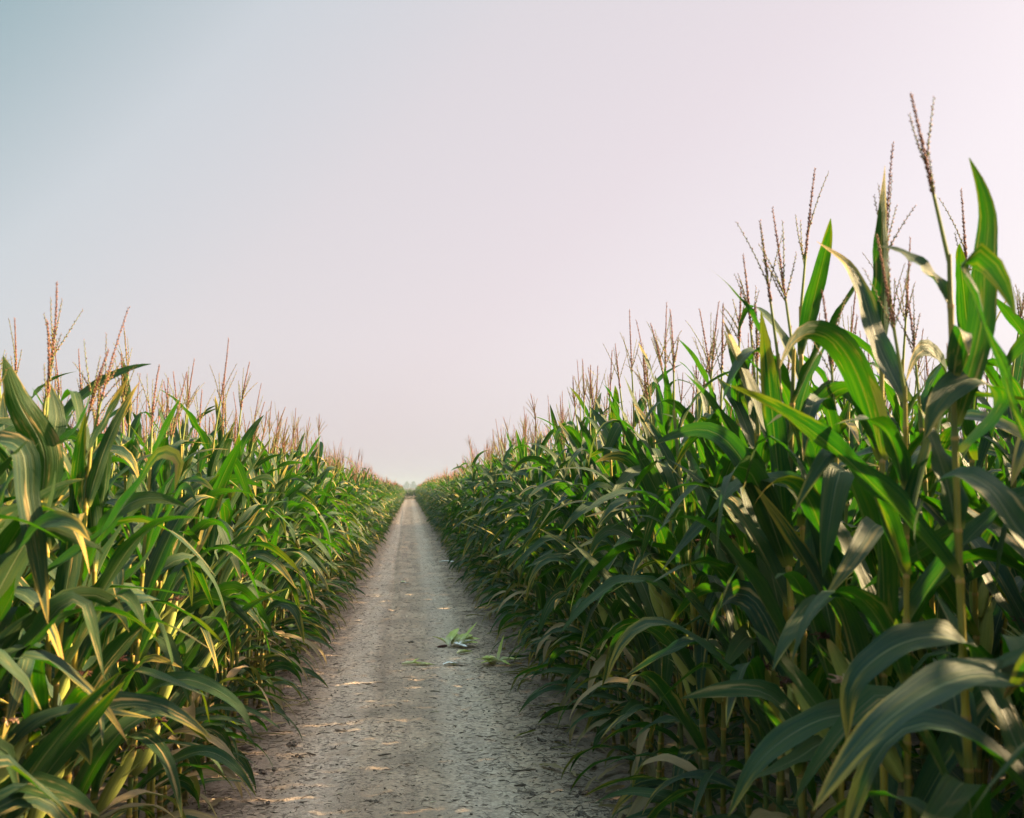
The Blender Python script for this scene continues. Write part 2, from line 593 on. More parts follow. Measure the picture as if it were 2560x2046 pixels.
def tassel(mb, rng, top, lean, lod, mat=0, big=1.0, nbr=None, ped=0.18):
    """peduncle, central spike and side branches"""
    up = np.array([lean[0], lean[1], 1.0])
    up /= np.linalg.norm(up)
    base = np.asarray(top)
    A = np.zeros((3, 4))
    A[:, 1] = 1.0
    pts = np.stack([base, base + up * ped * 0.5, base + up * ped])
    mb.add(*tube(pts, [0.005, 0.0042, 0.0035], 5 if lod == 0 else 3, A), mat)
    b0 = base + up * ped
    L = rng.uniform(0.25, 0.33) * big
    spike(mb, rng, b0 - up * 0.02, up, L, 88, 0.0105, rng.uniform(-.08, .08, 3), lod, mat)
    nb = nbr if nbr is not None else int(rng.integers(3, 7))
    if lod == 2:
        nb = min(nb, 4)
    for k in range(nb):
        a = k * 2.4 + rng.uniform(-.5, .5)
        tilt = rng.uniform(0.10, 0.50)
        d = up * math.cos(tilt) + np.array([math.cos(a), math.sin(a), 0]) * math.sin(tilt)
        q = b0 + up * (rng.uniform(-0.05, 0.05))
        bl = rng.uniform(0.13, 0.23) * big
        spike(mb, rng, q, d, bl, 28, 0.0082, np.array([math.cos(a), math.sin(a), -0.5]) * rng.uniform(-.12, .18), lod, mat, bare=0.12)


def plan_plant(rng, front, tall=2.3):
    """the parameters of one plant, in its own space: +X faces the path"""
    top = tall - 0.47 + rng.uniform(-0.05, 0.05)         # where the peduncle starts
    lean = rng.normal(0, 0.025, 2)
    bow = rng.normal(0, 0.03, 2)
    def axis(zz):
        q = zz / top
        return np.array([lean[0] * zz + bow[0] * q * q * 0.8, lean[1] * zz + bow[1] * q * q * 0.8, zz])
    nl = int(rng.integers(14, 17))
    zs = 0.17 + (top - 0.28) * np.linspace(0, 1, nl) ** 1.15 + rng.uniform(-0.035, 0.035, nl)
    plane = rng.uniform(-1.15, 1.15) if front else rng.uniform(0, 6.28)
    leaves = []
    for i, zz in enumerate(zs):
        q = zz / top
        az = plane + (math.pi if i % 2 else 0) + rng.normal(0, 0.35)
        if front and i % 2 and rng.uniform() < 0.55:      # leaves of the edge row reach out to the light of the path
            az = plane + rng.choice([-1, 1]) * rng.uniform(0.9, 1.9)
        dry = 0.0
        if q < 0.30:
            L, W = rng.uniform(0.44, 0.68), rng.uniform(0.062, 0.086)
            t0, t1, p = rng.uniform(0.6, 1.05), rng.uniform(2.1, 2.9), 1.0
            if rng.uniform() < 0.22:
                dry, t1 = rng.uniform(0.5, 1.0), 2.9
        elif i < nl - 2:
            up = q >= 0.70
            L, W = (rng.uniform(0.56, 0.80), rng.uniform(0.082, 0.104)) if up else (rng.uniform(0.66, 0.92), rng.uniform(0.088, 0.114))
            t0 = rng.uniform(0.22, 0.55) if up else rng.uniform(0.32, 0.68)
            t1, p = t0 + rng.uniform(0.1, 0.7), rng.uniform(1.0, 2.0)
        else:
            L, W = rng.uniform(0.36, 0.54), rng.uniform(0.056, 0.076)
            t0, t1, p = rng.uniform(0.12, 0.5), rng.uniform(0.35, 1.6), 1.6
        kink = None
        if q > 0.30 and rng.uniform() < (0.86 if i < nl - 2 else 0.3):    # bends over: some softly, some with a sharp fold
            kink = (rng.uniform(0.40, 0.80), rng.uniform(1.0, 2.2), 60.0 if rng.uniform() < 0.33 else rng.uniform(7, 18))
            t1 = min(t1, 2.9 - kink[1])
        L, W = L * 0.86, W * 0.84
        leaves.append(dict(z=zz, az=az, length=L, width=W, th0=t0, th1=t1, power=p, kink=kink, dry=dry,
                           roll=rng.normal(0, 0.6), roll0=rng.normal(0, 0.35), daz=rng.normal(0, 0.5), wave=rng.uniform(0.4, 1.1), fold=rng.uniform(0.25, 0.6),
                           rnd=rng.uniform()))
    ears = []
    for k in range(int(rng.choice([1, 1, 2]))):
        ears.append((rng.uniform(0.62, 1.05), rng.uniform(-1.4, 1.4) if front else rng.uniform(0, 6.28)))
    return dict(axis=axis, top=top, leaves=leaves, ears=ears, tlean=rng.normal(0, 0.10, 2), nodes=zs,
                r0=rng.uniform(0.0098, 0.0125), big=rng.uniform(0.8, 1.0))


def stalk_arrays(rng, p, lod):
    if lod == 0:
        zz = [0.0]
        rr = [p['r0'] * 1.15]
        uu = [0.0]
        seq = [0.06, 0.13, 0.21] + list(p['nodes'])
        for q in seq:
            f = p['r0'] * (1.05 - 0.55 * q / p['top'])
            zz += [q - 0.05, q - 0.012, q - 0.004, q, q + 0.006, q + 0.02]
            rr += [f * 1.05, f * 1.13, f * 1.25, f * 1.28, f * 1.08, f * 0.98]
            uu += [0, 0.2, 0.9, 1, 0.6, 0]
        zz.append(p['top'] + 0.02)
        rr.append(p['r0'] * 0.45)
        uu.append(0)
        o = np.argsort(np.array(zz), kind='stable')
        zz, rr, uu = np.array(zz)[o], np.array(rr)[o], np.array(uu)[o]
        sides = 8
    else:
        k = 6 if lod == 1 else 3
        zz = np.linspace(0, p['top'], k)
        rr = p['r0'] * (1.1 - 0.55 * zz / p['top'])
        uu = np.zeros(k)
        sides = 5 if lod == 1 else 3
    pts = np.stack([p['axis'](q) for q in zz])
    A = np.zeros((len(zz), 4))
    A[:, 0] = uu
    A[:, 1] = zz
    return tube(pts, rr, sides, A)


def roots(mb, rng, p):
    for k in range(10):
        a = k * 0.63 + rng.uniform(-.2, .2)
        r = rng.uniform(0.03, 0.055)
        h = rng.uniform(0.03, 0.075)
        d = np.array([math.cos(a), math.sin(a), 0])
        pts = np.stack([d * 0.008 + [0, 0, h], d * r * 0.6 + [0, 0, h * 0.62], d * r + [0, 0, -0.01]])
        A = np.zeros((3, 4))
        A[:, 1] = 0.02
        mb.add(*tube(pts, 0.0025, 4, A))


def ear_arrays(rng, p, zz, az, lod):
    """husked ear: overlapping husk leaves round a spindle; returns (ear MB, silk MB)"""
    base = p['axis'](zz)
    tilt = rng.uniform(0.30, 0.55)
    d = np.array([math.sin(tilt) * math.cos(az), math.sin(tilt) * math.sin(az), math.cos(tilt)])
    base = base + np.array([math.cos(az), math.sin(az), 0]) * 0.012
    L = rng.uniform(0.20, 0.26)
    Rr = rng.uniform(0.024, 0.029)
    n, m = (12, 12) if lod == 0 else (5, 5)
    s = np.linspace(0, 1, n)
    r = Rr * np.clip(np.sin(np.pi * (0.10 + 0.86 * s ** 0.85)), 0, 1) ** 0.8
    r[-1] *= 0.25
    pts = base + d * (s * L)[:, None]
    V, F, _ = tube(pts, r, m)
    A = np.zeros((n, m, 4))
    A[..., 0] = np.arange(m)[None, :] / m
    A[..., 1] = s[:, None]
    A[..., 2] = rng.uniform()
    V = V.reshape(n, m, 3)
    # husk overlaps: a slow ridge round the ear
    ridge = 1 + 0.10 * np.sin(np.arange(m)[None, :] * 2 * math.pi * 3 / m + s[:, None] * 1.5)
    V = pts[:, None] + (V - pts[:, None]) * ridge[..., None]
    e = MB()
    e.add(V.reshape(-1, 3), F, A.reshape(-1, 4))
    if lod == 0:
        for k in range(5):                                # free husk tips
            a = rng.uniform(0, 6.28)
            X = np.cross(d, [0, 0, 1.0])
            X /= np.linalg.norm(X)
            Y = np.cross(d, X)
            o = X * math.cos(a) + Y * math.sin(a)
            q = base + d * L * rng.uniform(0.55, 0.8) + o * Rr * 0.85
            dd = d + o * 0.25
            aa = math.atan2(dd[1], dd[0])
            tt0 = math.acos(np.clip(dd[2] / np.linalg.norm(dd), -1, 1))
            V, F, A = leaf(rng, q, aa, rng.uniform(0.06, 0.11), 0.022, tt0, tt0 + rng.uniform(-.1, .6), nseg=5, ncr=2, fold=0.5)
            e.add(V, F, A)
    sk = MB()
    tip = base + d * (L * 0.97)
    for k in range(26 if lod == 0 else 6):
        a = rng.uniform(0, 6.28)
        o = np.array([math.cos(a), math.sin(a), rng.uniform(-0.4, 0.5)])
        ln = rng.uniform(0.02, 0.042)
        q = np.linspace(0, 1, 5)
        pp = tip + d * (q * ln * 0.9)[:, None] + o * (q ** 1.6 * ln * 0.6)[:, None] + np.array([0, 0, -1]) * (q ** 2.2 * ln * 0.5)[:, None] \
            + rng.normal(0, 0.003, (5, 3)) * q[:, None]
        sk.add(*tube(pp, 0.0016 if lod == 0 else 0.004, 3))
    return e, sk


def build_plant(rng, front, tall=2.3, p=None, loc=None):
    """one full corn plant: Empty > stalk, leaves, tassel, ears (> silk)"""
    p = p or plan_plant(rng, front, tall)
    root = link("corn_plant", None)
    if loc is not None:
        root.location = loc
    mb = MB()
    mb.add(*stalk_arrays(rng, p, 0))
    roots(mb, rng, p)
    link("stalk", mb.mesh("stalk", [M_STALK]), root)
    for lf in p['leaves']:
        k = dict(lf)
        b = p['axis'](k.pop('z'))
        a = k['az']
        b = b + np.array([math.cos(a), math.sin(a), 0]) * p['r0'] * 0.5
        mb = MB()
        mb.add(*leaf(rng, b, k.pop('az'), **k))
        link("leaf", mb.mesh("leaf", [M_LEAF]), root)
    mb = MB()
    tassel(mb, rng, p['axis'](p['top']), p['tlean'], 0, 0, p['big'])
    link("tassel", mb.mesh("tassel", [M_TASSEL]), root)
    for (zz, az) in p['ears']:
        e, sk = ear_arrays(rng, p, zz, az, 0)
        eo = link("ear", e.mesh("ear", [M_EAR]), root)
        link("silk", sk.mesh("silk", [M_SILK if rng.uniform() < 0.75 else M_SILK_PALE]), eo)
    return root


def lod_plant(rng, front, lod):
    p = plan_plant(rng, front, 2.3)
    mb = MB()
    mb.add(*stalk_arrays(rng, p, lod), 1)
    for lf in p['leaves']:
        k = dict(lf)
        b = p['axis'](k.pop('z'))
        mb.add(*leaf(rng, b, k.pop('az'), nseg=9 if lod == 1 else 6, ncr=2, **k), 0)
    tassel(mb, rng, p['axis'](p['top']), p['tlean'], lod, 2, p['big'] * (1 if lod == 1 else 1.05))
    if lod == 1:
        for (zz, az) in p['ears'][:1]:
            e, sk = ear_arrays(rng, p, zz, az, 1)
            V, A, F, M = e.arrays()
            mb.add(V, F[0], A, 3)
    return mb


# ------------------------------------------------------------------ ground and path

def vnoise(rng, x, y, cell):
    gx, gy = x / cell, y / cell
    ix, iy = np.floor(gx).astype(int), np.floor(gy).astype(int)
    fx, fy = gx - ix, gy - iy
    fx, fy = fx * fx * (3 - 2 * fx), fy * fy * (3 - 2 * fy)
    T = rng.uniform(-1, 1, (256, 256))
    g = lambda a, b: T[a % 256, b % 256]
    return (g(ix, iy) * (1 - fx) + g(ix + 1, iy) * fx) * (1 - fy) + (g(ix, iy + 1) * (1 - fx) + g(ix + 1, iy + 1) * fx) * fy


PATH_END = 147.0


def path_height(x, y):
    r = np.random.default_rng(5)
    h = 0.032 + 0.006 * vnoise(r, x, y, 0.55) + 0.009 * vnoise(r, x * 2.2, y * 0.45, 0.22)
    h += 0.006 * vnoise(r, x, y, 0.085) + 0.005 * vnoise(r, x, y, 0.04)
    fine = np.clip(1.6 - y / 16, 0, 1)
    h += 0.004 * vnoise(r, x, y, 0.022) * fine
    lump = vnoise(r, x, y, 0.06) * vnoise(r, x, y, 0.17)
    h += 0.018 * np.clip(lump - 0.18, 0, 1) * (0.3 + np.clip((np.abs(x) - 0.5) * 2, 0, 1.2))
    # two worn wheel tracks and the narrow groove on the left of the middle
    for cx in (-0.62, 0.55):
        h -= 0.012 * np.exp(-((x - cx) / 0.2) ** 2)
    gx = -0.14 - 0.006 * y + 0.03 * np.sin(y * 0.21)
    h -= 0.020 * np.exp(-((x - gx) / 0.045) ** 2) * np.clip((y - 10) / 6, 0, 1)
    h += 0.010 * np.exp(-((x - gx - 0.11) / 0.06) ** 2) * np.clip((y - 10) / 6, 0, 1)
    f = np.clip((1.75 - np.abs(x)) / 0.35, 0, 1)
    f = f * np.clip((PATH_END + 2.5 - y) / 2, 0, 1)
    return 0.004 + np.maximum(h, 0.004) * f


xs = np.linspace(-1.8, 1.8, 171)
ys = [-3.0]
while ys[-1] < PATH_END + 2.5:
    ys.append(ys[-1] + max(0.02, 0.0042 * max(ys[-1], 3)))
ys = np.array(ys)
XX, YY = np.meshgrid(xs, ys)
V = np.stack([XX, YY, path_height(XX, YY)], -1).reshape(-1, 3)
mb = MB()
mb.add(V, grid_faces(len(ys), len(xs)))
tag(link("path", mb.mesh("path", [M_PATH])), "dry grey brown dirt path running straight between two corn fields", "path", kind="structure")
mb = MB()
gx = np.array([-1500, -300, -60, -15, 0, 15, 60, 300, 1500.0])
gy = np.array([-300, -30, 0, 30, 80, 160, 400, 800, 1500.0])
GX, GY = np.meshgrid(gx, gy)
mb.add(np.stack([GX, GY, np.zeros_like(GX)], -1).reshape(-1, 3), grid_faces(9, 9))
tag(link("ground", mb.mesh("ground", [M_SOIL])), "bare brown field soil under the corn", "ground", kind="structure")

# ------------------------------------------------------------------ the corn: where every plant stands
ROW = 0.62
X_L, X_R = -1.12, 1.24
prng = np.random.default_rng(77)


def height_noise(side, y, row):
    f = math.sin(y * 0.37 + side * 1.3) * 0.02 + math.sin(y * 0.11 + side + row) * 0.025
    return f


spots = []                                               # side, row, x, y, height factor, rotation, tilt
for side in (-1, 1):
    for row in range(10):
        far = 150.0 if row < 6 else 45.0
        y = -1.6 + prng.uniform(0, 0.15) if side > 0 else -0.6
        while y < far:
            x0 = (X_R + row * ROW) if side > 0 else (X_L - row * ROW)
            x = x0 + prng.normal(0, 0.035)
            tall = (2.22 if side < 0 else 2.38) * (1 - 0.05 * min(1, max(0, (y - 8) / 20)))
            if side > 0 and row < 4 and y < 4.2:
                tall *= 1 + 0.05 * min(1, (4.2 - y) / 1.5)
            tall *= 1 + height_noise(side, y, row) + prng.normal(0, 0.05)
            if side > 0 and row == 0 and y < 2.85:
                tall *= 0.84 if y < 1.62 else 0.93
            step = 0.15 if y < 45 else 0.24 if y < 90 else 0.32
            if side > 0 and row == 0 and 1.62 < y < 2.25:      # the plants given one by one below stand here
                y += step
                continue
            spots.append([side, row, x, y, tall, prng.normal(0, 0.45), prng.normal(0, 0.035, 2)])
            step = 0.15 if y < 45 else 0.24 if y < 90 else 0.32
            y += step * prng.uniform(0.75, 1.3)


def in_view(x, y, pad):
    return y > 0.5 and x < 0.655 * y + pad and x > -0.395 * y - pad


vis = [i for i, s in enumerate(spots) if in_view(s[2], s[3], 0.35)]
score = {}
for i in vis:
    side, row, x, y = spots[i][:4]
    score[i] = math.hypot(x, y) * (1 + 0.75 * row)
chosen = []
for side in (-1, 1):
    own = sorted((i for i in vis if spots[i][0] == side), key=lambda i: score[i])
    chosen += own[:149]
chosen_set = set(chosen)

# ------------------------------------------------------------------ single plants
N_FRONT, N_BACK = 22, 14
proto = {True: [], False: []}
for k in range(N_FRONT):
    proto[True].append(build_plant(np.random.default_rng(1000 + k), True))
for k in range(N_BACK):
    proto[False].append(build_plant(np.random.default_rng(2000 + k), False))
kids = {}
for front in (True, False):
    for o in proto[front]:
        kids[o.name] = [(c, list(c.children)) for c in o.children]
used = set()


def copy_plant(src):
    if src.name not in used:
        used.add(src.name)
        return src
    r = src.copy()
    col.objects.link(r)
    for c, sub in kids[src.name]:
        d = c.copy()
        col.objects.link(d)
        d.parent = r
        for g in sub:
            e = g.copy()
            col.objects.link(e)
            e.parent = d
    return r


def plant_label(side, row, y):
    look = "sunlit" if side < 0 else "shaded"
    where = ["in the row edging the path", "in the second row behind the path edge", "in the third row back from the path",
             "several rows back from the path"][min(row, 3)]
    dist = "" if row > 1 else (", close to the viewer" if y < 5.5 else ", beside the near path" if y < 9 else ", beyond the husks" if y >= 9 else "")
    return f"{look} corn plant {where}{dist}"


# the plants nearest the camera, each leaf bent the way it is seen there


def survey(px, py, d):
    """the point at distance d along the path seen at that pixel of the photograph"""
    v = np.array([(px - 1280) / 2489, -(py - 1023) / 2489, -1.0])
    p_, y_ = R(90 + 4.62), R(-5.85)
    v = np.array([v[0], v[1] * math.cos(p_) - v[2] * math.sin(p_), v[1] * math.sin(p_) + v[2] * math.cos(p_)])
    v = np.array([v[0] * math.cos(y_) - v[1] * math.sin(y_), v[0] * math.sin(y_) + v[1] * math.cos(y_), v[2]])
    return v * (d / v[1]) + np.array([0, 0, CAM_H])


HEROES = [
    # x, y, height, seed, tassel lean, leaves [(points (px, py, distance), width, roll, dryness)], ears [(z, azimuth)], label
    (1.19, 1.74, 2.02, 41, (0, 0), [
        ([(2620, 1780, 1.74), (2539, 1712, 1.70), (2464, 1689, 1.66), (2348, 1717, 1.62), (2232, 1791, 1.58), (2140, 1879, 1.55), (2070, 1972, 1.53), (2033, 2028, 1.52)], .085, .25, 0),
        ([(2640, 1450, 1.74), (2557, 1340, 1.80), (2464, 1215, 1.86), (2409, 1189, 1.9), (2339, 1210, 1.93), (2302, 1270, 1.95), (2288, 1349, 1.95), (2300, 1400, 1.95)], .075, .2, 0),
        ([(2640, 1330, 1.74), (2557, 1100, 1.74), (2488, 900, 1.74), (2427, 730, 1.74), (2404, 660, 1.73), (2440, 640, 1.71), (2500, 700, 1.69), (2540, 790, 1.68)], .10, -.5, 0)],
     [], "corn plant at the lower right whose broad leaf arches out over everything"),
    (1.20, 2.04, 2.53, 42, (-0.20, 0.0), [
        ([(2475, 1720, 2.04), (2427, 1629, 2.02), (2372, 1596, 2.0), (2302, 1596, 1.98), (2209, 1634, 1.96), (2130, 1717, 1.94), (2117, 1855, 1.93)], .08, .15, 0),
        ([(2470, 1060, 2.04), (2455, 800, 2.02), (2464, 640, 2.01), (2470, 540, 2.0), (2455, 470, 1.98), (2423, 395, 1.96)], .062, .3, 0),
        ([(2480, 1130, 2.04), (2488, 978, 2.04), (2437, 946, 2.03), (2386, 964, 2.02), (2339, 1020, 2.0), (2311, 1099, 1.98)], .08, -.2, 0)],
     [], "tallest tasselled corn plant at the right, its dark spike highest in the picture"),
    (1.18, 2.36, 2.28, 43, (-0.12, 0.05), [
        ([(2260, 1880, 2.36), (2205, 1812, 2.34), (2093, 1791, 2.3), (1977, 1838, 2.26), (1885, 1921, 2.22), (1820, 2042, 2.2)], .08, .2, 0),
        ([(2240, 1000, 2.36), (2190, 850, 2.4), (2154, 730, 2.45), (2117, 660, 2.48), (2042, 604, 2.5)], .06, .4, 0)],
     [(0.9, 2.6)], "corn plant with a grey green leaf drooping steeply beside the dark lower right corner"),
    (1.19, 2.72, 2.30, 44, (-0.08, -0.04), [
        ([(2110, 1900, 2.72), (2060, 1860, 2.7), (2000, 1893, 2.66), (1935, 1925, 2.62), (1875, 1949, 2.6)], .055, .3, 0.05)],
     [(0.85, 3.0)], "corn plant with a bright yellow green leaf lying level, low on the right"),
    (-1.09, 3.10, 2.13, 51, (0.03, 0.02), [
        ([(157, 1268, 3.10), (110, 1130, 3.05), (45, 1000, 2.98), (8, 890, 2.92)], .10, .3, 0),
        ([(163, 1125, 3.10), (200, 1060, 3.08), (237, 955, 3.05)], .055, .2, 0),
        ([(163, 1125, 3.10), (140, 1050, 3.12), (118, 950, 3.14)], .06, -.3, 0),
        ([(160, 1450, 3.10), (250, 1340, 3.0), (340, 1225, 2.92), (415, 1132, 2.86), (445, 1146, 2.84), (437, 1225, 2.83)], .085, .5, 0),
        ([(150, 1620, 3.10), (200, 1500, 3.05), (235, 1380, 3.0), (262, 1300, 2.97)], .08, .4, 0)],
     [(0.62, 0.2)], "corn plant with a bare yellow stalk at the left, leaves forking at its top"),
    (-1.10, 2.62, 2.12, 52, (0, 0), [
        ([(-60, 1500, 2.62), (20, 1405, 2.6), (119, 1305, 2.58), (185, 1312, 2.56), (225, 1352, 2.55)], .085, .2, 0),
        ([(-80, 1180, 2.62), (-20, 1105, 2.62), (35, 1110, 2.62), (68, 1250, 2.62), (98, 1420, 2.62), (120, 1560, 2.62)], .066, .6, 0),
        ([(-70, 2100, 2.62), (0, 1990, 2.6), (65, 1960, 2.58), (120, 1970, 2.56), (195, 2000, 2.54), (250, 2040, 2.52)], .08, .1, 0)],
     [(0.6, 0.3)], "corn plant at the left edge with a pale sunlit leaf hanging straight down"),
    (-1.08, 3.72, 2.16, 53, (0.05, 0), [
        ([(310, 1890, 3.72), (373, 1728, 3.66), (454, 1699, 3.6), (545, 1728, 3.54), (600, 1770, 3.5), (635, 1838, 3.48)], .08, .1, 0),
        ([(300, 1500, 3.72), (350, 1420, 3.68), (420, 1290, 3.62), (464, 1215, 3.58), (492, 1255, 3.55)], .08, .4, 0)],
     [(0.47, 0.1)], "corn plant with a fat green ear low on the left by the picture's bottom"),
    (-1.06, 4.05, 2.18, 54, (0.0, 0.03), [
        ([(372, 1990, 4.05), (440, 1900, 4.0), (520, 1880, 3.95), (600, 1930, 3.9), (640, 1990, 3.88)], .065, .1, 0)],
     [(0.50, -0.1)], "corn plant with a yellow lit ear and pale silk low on the left"),
]
hero_spots = []
for hx, hy, ht, seed, tl, lv, ears, lab in HEROES:
    hr = np.random.default_rng(seed)
    p = plan_plant(hr, True, ht)
    side = 1 if hx > 0 else -1
    if side > 0:                                         # the plan faces +X; turn it towards the path
        for lf in p['leaves']:
            lf['az'] += math.pi
        p['ears'] = []
    own = []
    org = np.array([hx, hy, 0.004])
    for pts, wd, roll, dry in lv:
        ctrl = np.array([survey(*q) for q in pts]) - org
        zb = float(np.clip(ctrl[0][2], 0.15, p['top'] - 0.02))
        ctrl[0] = p['axis'](zb)
        own.append(dict(z=zb, az=0.0, length=1.0, width=wd * 1.1, th0=0, th1=0, roll=roll, roll0=-0.55 * side, wave=0.55, fold=0.35, dry=dry, rnd=hr.uniform(), ctrl=ctrl, nseg=22))
    zz_own = [o['z'] for o in own]
    limit = {1.74: 1.25, 2.04: 1.5, 2.36: 1.72}.get(hy, 3)
    for lf in p['leaves']:
        if lf['z'] > limit:                              # short young blades near the top
            lf['length'] *= 0.62
            lf['width'] *= 0.85
    p['leaves'] = [lf for lf in p['leaves'] if min(abs(lf['z'] - q) for q in zz_own) > 0.09 and (hy > 1.8 or lf['z'] < limit)] + own
    p['ears'] = ears
    p['tlean'] = np.array(tl)
    o = build_plant(hr, True, ht, p, org)
    tag(o, lab, "corn plant", "shaded corn plants beside the path" if side > 0 else "sunlit corn plants beside the path")
    hero_spots.append((side, hy))
drop = [i for i in chosen if spots[i][1] == 0 and any(sd == spots[i][0] and abs(spots[i][3] - hy) < 0.10 for sd, hy in hero_spots)]
chosen = [i for i in chosen if i not in drop]

for n, i in enumerate(chosen):
    side, row, x, y, tall, rz, tilt = spots[i]
    front = row == 0 or (row == 1 and n % 3 == 0)
    pool = proto[front]
    o = copy_plant(pool[(n * 7 + row) % len(pool)])
    o.location = (x, y, 0.004)
    o.rotation_euler = (tilt[0], tilt[1], rz + (math.pi if side > 0 else 0))
    sc = tall / 2.3
    o.scale = (0.5 + 0.5 * sc, 0.5 + 0.5 * sc, sc)
    lab = plant_label(side, row, y)
    tag(o, lab, "corn plant", "sunlit corn plants beside the path" if side < 0 else "shaded corn plants beside the path")
for front in (True, False):                              # prototypes that found no place
    for o in proto[front]:
        if o.name not in used:
            for c, sub in kids[o.name]:
                for g in sub:
                    bpy.data.objects.remove(g)
                bpy.data.objects.remove(c)
            bpy.data.objects.remove(o)

# ------------------------------------------------------------------ the rest of the field, past counting
lods = {(f, l): [lod_plant(np.random.default_rng(3000 + 100 * l + 50 * f + k), f, l) for k in range(14)]
        for f in (True, False) for l in (1, 2)}
bins = {}
for i, s in enumerate(spots):
    if i in chosen_set:
        continue
    side, row, x, y = s[:4]
    if y > 20 and not in_view(x, y, 1.5):
        continue
    front = row == 0
    lod = 1 if y < 26 else 2
    bins.setdefault((front, lod, int(prng.integers(0, 14))), []).append(s)
# the field that closes the far end of the path
for r in range(5):
    xx = -4.5
    while xx < 5.5:
        bins.setdefault((True, 2, int(prng.integers(0, 14))), []).append(
            [0, 0, xx, PATH_END + 0.6 + r * 0.8 + prng.normal(0, .05), 1.86 * (1 + prng.normal(0, 0.04)), -math.pi / 2 + prng.normal(0, .4), prng.normal(0, .03, 2)])
        xx += 0.2

AV, AA, AF, AM, base_n = [], [], [], [], 0
for (front, lod, k), ss in bins.items():
    V, A, Fs, Ms = lods[(front, lod)][k].arrays()
    n, kcount = len(V), len(ss)
    rz = np.array([s[5] + (math.pi if s[0] > 0 else 0) for s in ss])
    tl = np.array([s[6] for s in ss])
    sc = np.array([s[4] for s in ss]) / 2.3
    px = np.array([[s[2], s[3], 0.004] for s in ss])
    c, si = np.cos(rz)[:, None], np.sin(rz)[:, None]
    X = (V[None, :, 0] * c - V[None, :, 1] * si) * (0.5 + 0.5 * sc[:, None])
    Y = (V[None, :, 0] * si + V[None, :, 1] * c) * (0.5 + 0.5 * sc[:, None])
    Z = V[None, :, 2] * sc[:, None]
    X = X + Z * tl[:, 1:2]
    Y = Y + Z * tl[:, 0:1]
    W = np.stack([X, Y, Z], -1) + px[:, None, :]
    AV.append(W.reshape(-1, 3).astype(np.float32))
    A2 = np.broadcast_to(A[None], (kcount, n, 4)).copy()
    A2[..., 2] = (A2[..., 2] + np.random.default_rng(k).uniform(0, 1, kcount)[:, None]) % 1.0
    AA.append(A2.reshape(-1, 4).astype(np.float32))
    for F, Mi in zip(Fs, Ms):
        off = base_n + np.arange(kcount)[:, None, None] * n
        AF.append((F[None] + off).reshape(-1, F.shape[1]))
        AM.append(np.tile(Mi, kcount))
    base_n += n * kcount
me = mesh_from("corn_field", np.concatenate(AV), np.concatenate(AA), AF, AM, [M_LEAF, M_STALK, M_TASSEL, M_EAR])
tag(link("corn_field", me), "dense mass of tasselled corn filling both fields behind the edge rows and far down the path", "corn field", kind="stuff")

# ------------------------------------------------------------------ litter on the path
drng = np.random.default_rng(9)


def path_points(n, y0, y1, edge):
    y = y0 * (y1 / y0) ** drng.uniform(0, 1, n)
    x = drng.uniform(-1.25, 1.3, n)
    if edge:
        k = drng.uniform(0, 1, n) < 0.55
        x = np.where(k, np.sign(drng.normal(0.25, 1, n)) * (1.05 - np.abs(drng.normal(0, 0.28, n))), x)
    return x, y


mb = MB()
x, y = path_points(15000, 4.3, 55, True)
zz = path_height(x, y)
for k in range(len(x)):
    L = drng.uniform(0.012, 0.05) if drng.uniform() < 0.86 else drng.uniform(0.05, 0.11)
    wd = drng.uniform(0.0009, 0.0030)
    a = drng.uniform(0, math.pi)
    d = np.array([math.cos(a), math.sin(a), drng.normal(0, 0.10)])
    sd = np.array([-math.sin(a), math.cos(a), 0])
    c = np.array([x[k], y[k], zz[k] + wd * 0.6])
    q = np.array([-0.5, -0.1, 0.5])
    pts = c + d * (q * L)[:, None] + sd * (np.array([0, drng.normal(0, 0.08), 0]) * L)[:, None] + np.array([0, 0, 1]) * (np.array([0, abs(drng.normal(0, .06)), 0]) * L)[:, None]
    mb.add(*tube(pts, [wd * 0.5, wd, wd * 0.5], 4), 1 if drng.uniform() < 0.05 else 0)
for k in range(230):                                     # dead leaf strips along the feet of the corn
    y0 = 4.2 * (40 / 4.2) ** drng.uniform()
    sd = 1 if drng.uniform() < 0.55 else -1
    x0 = sd * (1.12 - abs(drng.normal(0, 0.16)))
    z0 = float(path_height(np.array([x0]), np.array([y0]))[0])
    V, F, A = leaf(drng, (x0, y0, z0 + 0.006), drng.uniform(0, 6.28), drng.uniform(0.10, 0.32), drng.uniform(0.015, 0.04), 1.35, drng.uniform(1.6, 1.85),
                   nseg=8, ncr=2, fold=0.6, roll=drng.normal(0, 0.9), wave=1.2, dry=drng.uniform(0.7, 1.0))
    V[:, 2] = np.maximum(V[:, 2], z0 - 0.004)
    mb.add(V, F, A, 2)
tag(link("plant_debris", mb.mesh("plant_debris", [M_TWIG, M_STRAW, M_LEAF])), "fine dark bits of dead stem and leaf scattered over the path", "debris", kind="stuff")


def lump(rng, r):
    n, m = 7, 9
    th = np.linspace(0.05, math.pi - 0.05, n)
    ph = np.arange(m) * 2 * math.pi / m
    D = np.stack([np.sin(th)[:, None] * np.cos(ph), np.sin(th)[:, None] * np.sin(ph), np.cos(th)[:, None] * np.ones(m)], -1)
    rad = r * (1 + rng.normal(0, 0.2, (n, m)))
    V = D * rad[..., None] * np.array([rng.uniform(.8, 1.3), rng.uniform(.8, 1.2), rng.uniform(.55, .8)])
    return V.reshape(-1, 3), grid_faces(n, m, True)


